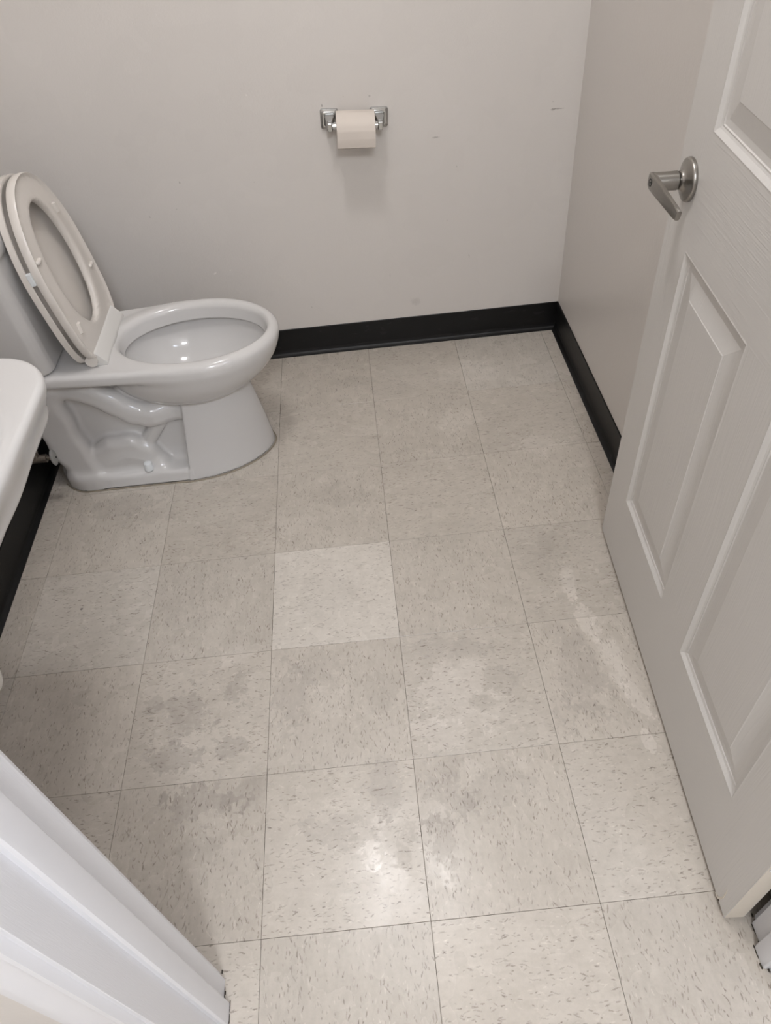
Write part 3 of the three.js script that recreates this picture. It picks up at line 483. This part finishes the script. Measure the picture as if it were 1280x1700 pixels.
// angle stop valve for the tank
{
  const v = thing('supply_valve', 'small dulled metal stop valve with an oval handle above the black base', 'valve', [XL, 0.168, 0.322]);
  mesh('escutcheon', new THREE.LatheGeometry([[0, 0], [0.026, 0], [0.025, 0.004], [0.012, 0.009], [0, 0.009]].map((q) => new THREE.Vector2(...q)), 28).rotateZ(-Math.PI / 2), M.brass, v);
  mesh('pipe_stub', new THREE.CylinderGeometry(0.008, 0.008, 0.05, 18).rotateZ(Math.PI / 2).translate(0.025, 0, 0), M.brass, v);
  mesh('valve_body', merge([new THREE.CylinderGeometry(0.0115, 0.0115, 0.036, 20).rotateZ(Math.PI / 2).translate(0.058, 0, 0), new THREE.CylinderGeometry(0.0095, 0.0115, 0.016, 20).translate(0.058, 0.012, 0)]), M.brass, v);
  mesh('nut', new THREE.CylinderGeometry(0.0120, 0.0120, 0.013, 6).rotateZ(Math.PI / 2).translate(0.080, 0, 0), M.brass, v);
  mesh('nut', new THREE.CylinderGeometry(0.0115, 0.0115, 0.012, 6).translate(0.058, 0.026, 0), M.brass, v);
  mesh('stem', new THREE.CylinderGeometry(0.0055, 0.0055, 0.018, 14).rotateZ(Math.PI / 2).translate(0.093, 0, 0), M.brass, v);
  const hd = mesh('handle', new THREE.SphereGeometry(1, 28, 16).scale(0.0065, 0.026, 0.017).translate(0.105, 0, 0), M.handle, v);
  mesh('screw', new THREE.CylinderGeometry(0.003, 0.003, 0.002, 12).rotateZ(Math.PI / 2).translate(0.1112, 0, 0), M.dark, hd);
  mesh('supply_tube', new THREE.TubeGeometry(new THREE.CatmullRomCurve3([[0.058, 0.03, 0], [0.058, 0.10, -0.005], [0.075, 0.19, -0.04], [0.080, 0.236, -0.065]].map((q) => new THREE.Vector3(...q))), 30, 0.0048, 10), M.brass, v);
}

// ───────────────────────── wall-hung sink ─────────────────────────
{
  const zc = 1.095, hz = 0.275, xf = -0.217, top = 0.80;
  const s = thing('sink', 'white ceramic wall-hung sink with rounded front corners beside the toilet', 'sink', [XL, 0.62, zc]);
  const f = (X, Y, Z) => {   // local: X from the wall, Y from 0.62, Z from centre
    const x = X + XL, y = Y + 0.62, az = Math.abs(Z);
    const r = 0.105, hx = xf - 0.012 * sstep(top - 0.01, top - 0.06, y) * 1.2, px = Math.max(x - hx, XL - x), dz = az - hz + 0.10 * Math.max(0, top - 0.02 - y);
    const wx = Math.max(x - hx + r, XL - 0.2 - x), wz = dz + r; let plan = Math.min(Math.max(wx, wz), 0) + Math.hypot(Math.max(wx, 0), Math.max(wz, 0)) - r; plan = Math.max(plan, XL - x);
    let d = slabOp(plan, Math.abs(y - 0.764) - 0.036, 0.010);
    d = smin(d, Math.max(ell3(x + 0.44, y - 0.765, az, 0.20, 0.145, 0.225), y - 0.79), 0.03);
    const splash = slabOp(Math.max(x - XL - 0.03, XL - x, az - hz + 0.01), Math.abs(y - 0.82) - 0.04, 0.008); d = smin(d, splash, 0.02);
    const basin = ell3(x + 0.430, y - 0.815, az, 0.150, 0.150, 0.195); d = smax(d, -basin, 0.02);
    return d;
  };
  mesh('basin', surfaceNets(f, [-0.006, -0.01, -0.29], [0.50, 0.25, 0.29], 0.0055), M.ceramic, s);
  mesh('drain', new THREE.CylinderGeometry(0.021, 0.021, 0.004, 24).translate(0.262, 0.048, 0), M.chrome, s);
  const t = thing('drain_trap', 'white wrapped drain pipe bend under the sink, at the picture edge', 'pipe', [XL, 0.334, zc + 0.065]);
  const pts = [[0.262, 0.278, -0.065], [0.262, 0.21, -0.045], [0.264, 0.09, 0], [0.264, 0.045, 0], [0.252, 0.012, 0], [0.222, 0.0, 0], [0.190, 0.012, 0], [0.178, 0.045, 0], [0.170, 0.085, 0], [0.140, 0.105, 0], [0.01, 0.11, 0]].map((q) => new THREE.Vector3(...q));
  mesh('pipe_bend', new THREE.TubeGeometry(new THREE.CatmullRomCurve3(pts, false, 'centripetal'), 120, 0.0275, 20), M.wrap, t);
  mesh('wall_flange', new THREE.CylinderGeometry(0.036, 0.038, 0.012, 28).rotateZ(Math.PI / 2).translate(0.007, 0.11, 0), M.wrap, t);
}

// ───────────────────────── paper holder and roll ─────────────────────────
{
  const hx = [0.262, 0.401], hy = 0.748;
  const h = thing('paper_holder', 'chrome toilet paper holder with two square wall brackets', 'paper holder', [0.3315, hy, ZB]); h.rotation.z = -0.060;
  hx.forEach((X, n) => {
    const sgn = n ? 1 : -1, x = X - 0.3315, b = new THREE.Group(); b.name = 'bracket'; b.position.set(x, 0, 0); h.add(b);
    const R = (z, w, hh, dy, r, dx = 0) => rrect(dx, 0, w, hh, r, 0, 5).map(([a, , c]) => [a, c + dy, z]);
    mesh('wall_plate', loft([R(0.0005, 0.0255, 0.0255, 0, 0.006), R(0.005, 0.0255, 0.0255, 0, 0.006), R(0.0075, 0.0245, 0.0245, 0, 0.006), R(0.0105, 0.0195, 0.0195, 0, 0.005), R(0.0115, 0.0185, 0.0185, 0, 0.005)], true, 0.25), M.chrome, b);
    mesh('arm', loft([R(0.010, 0.0150, 0.0155, 0, 0.003), R(0.018, 0.0138, 0.0145, 0, 0.003), R(0.040, 0.0095, 0.0115, -0.001, 0.003), R(0.052, 0.0075, 0.0105, -0.002, 0.003)], true, 0.4), M.chrome, b);
    mesh('arm_end', new RoundedBoxGeometry(0.0135, 0.022, 0.022, 3, 0.0025).translate(0, -0.003, 0.058), M.chrome, b);
  });
  mesh('roller', merge([new THREE.CylinderGeometry(0.0085, 0.0085, 0.126, 28).rotateZ(Math.PI / 2), new THREE.CylinderGeometry(0.0105, 0.0105, 0.118, 28).rotateZ(Math.PI / 2)]).translate(0, -0.003, 0.058), M.chrome, h);
  const r = thing('toilet_paper_roll', 'roll of white toilet paper hanging on the chrome holder', 'paper roll', [0.3315, hy - 0.0125, ZB + 0.060]); r.rotation.z = -0.060;
  const W = 0.0525, ro = 0.0465, ri = 0.0205;
  const wob = new THREE.LatheGeometry([[ri, -W], [ro - 0.001, -W], [ro, -W + 0.001], [ro, W - 0.001], [ro - 0.001, W], [ri, W], [ri, -W]].map((q) => new THREE.Vector2(...q)), 72).rotateZ(Math.PI / 2);
  mesh('paper', toCreasedNormals(wob.toNonIndexed(), 0.5), M.paper, r);
  mesh('core', new THREE.LatheGeometry([[ri - 0.0012, -W + 0.0004], [ri, -W + 0.0004], [ri, W - 0.0004], [ri - 0.0012, W - 0.0004], [ri - 0.0012, -W + 0.0004]].map((q) => new THREE.Vector2(...q)), 48).rotateZ(Math.PI / 2), M.card, r);
  // loose end that hangs down the front
  const prof = []; const T = 0.0007; const path = []; for (let k = 0; k <= 14; k++) { const a = lerp(2.0, 0, k / 14); path.push([(ro + 0.0006) * Math.cos(a), (ro + 0.0006) * Math.sin(a)]); } for (let k = 1; k <= 8; k++) path.push([ro + 0.0006 - 0.004 * Math.pow(k / 8, 2), -0.033 * k / 8]);
  const inner = path.map(([z, y]) => [z - T, y]).reverse();
  mesh('loose_sheet', prism([...path, ...inner], (a, b, t) => [lerp(-W + 0.0003, W - 0.0003, t), b, a], 0.5), M.paper, r);
}

// ───────────────────────── lamps ─────────────────────────
function domeLamp(label, spec, glow, k = 1) {
  const l = thing('ceiling_light', label, 'ceiling light', [spec.at[0], H, spec.at[2]]);
  mesh('base_plate', new THREE.CylinderGeometry(0.135 * k, 0.135 * k, 0.018, 40).translate(0, -0.009, 0), M.trim, l);
  const g = new THREE.LatheGeometry([[0, -0.118], [0.04, -0.1155], [0.08, -0.106], [0.112, -0.087], [0.130, -0.060], [0.136, -0.035], [0.134, -0.019]].map((q) => new THREE.Vector2(q[0] * k, q[1] < -0.02 ? q[1] * k : q[1])), 48);
  const m = new THREE.MeshStandardMaterial({ color: S('#f4f2ee'), roughness: 0.4, emissive: spec.color, emissiveIntensity: glow });
  mesh('lamp_glass', g, m, l);
  const p = new THREE.PointLight(spec.color, spec.cd, 0, 2); p.name = 'lamp'; p.position.set(0, spec.at[1] - H, 0); p.castShadow = true; p.shadow.radius = 6.5 * k; p.shadow.mapSize.set(2048, 2048); p.shadow.camera.near = 0.15; p.shadow.bias = -0.0005; l.add(p);
}
domeLamp('round opal glass ceiling light over the bathroom floor', ROOM_LAMP, 30);
domeLamp('round opal glass ceiling light in the hallway, straight outside the doorway', HALL_LAMP, 12, 1.45);
domeLamp('round opal glass ceiling light further along the hallway, beyond the hinge side', HALL_LAMP_2, 8, 1.45);

renderer.render(scene, camera);
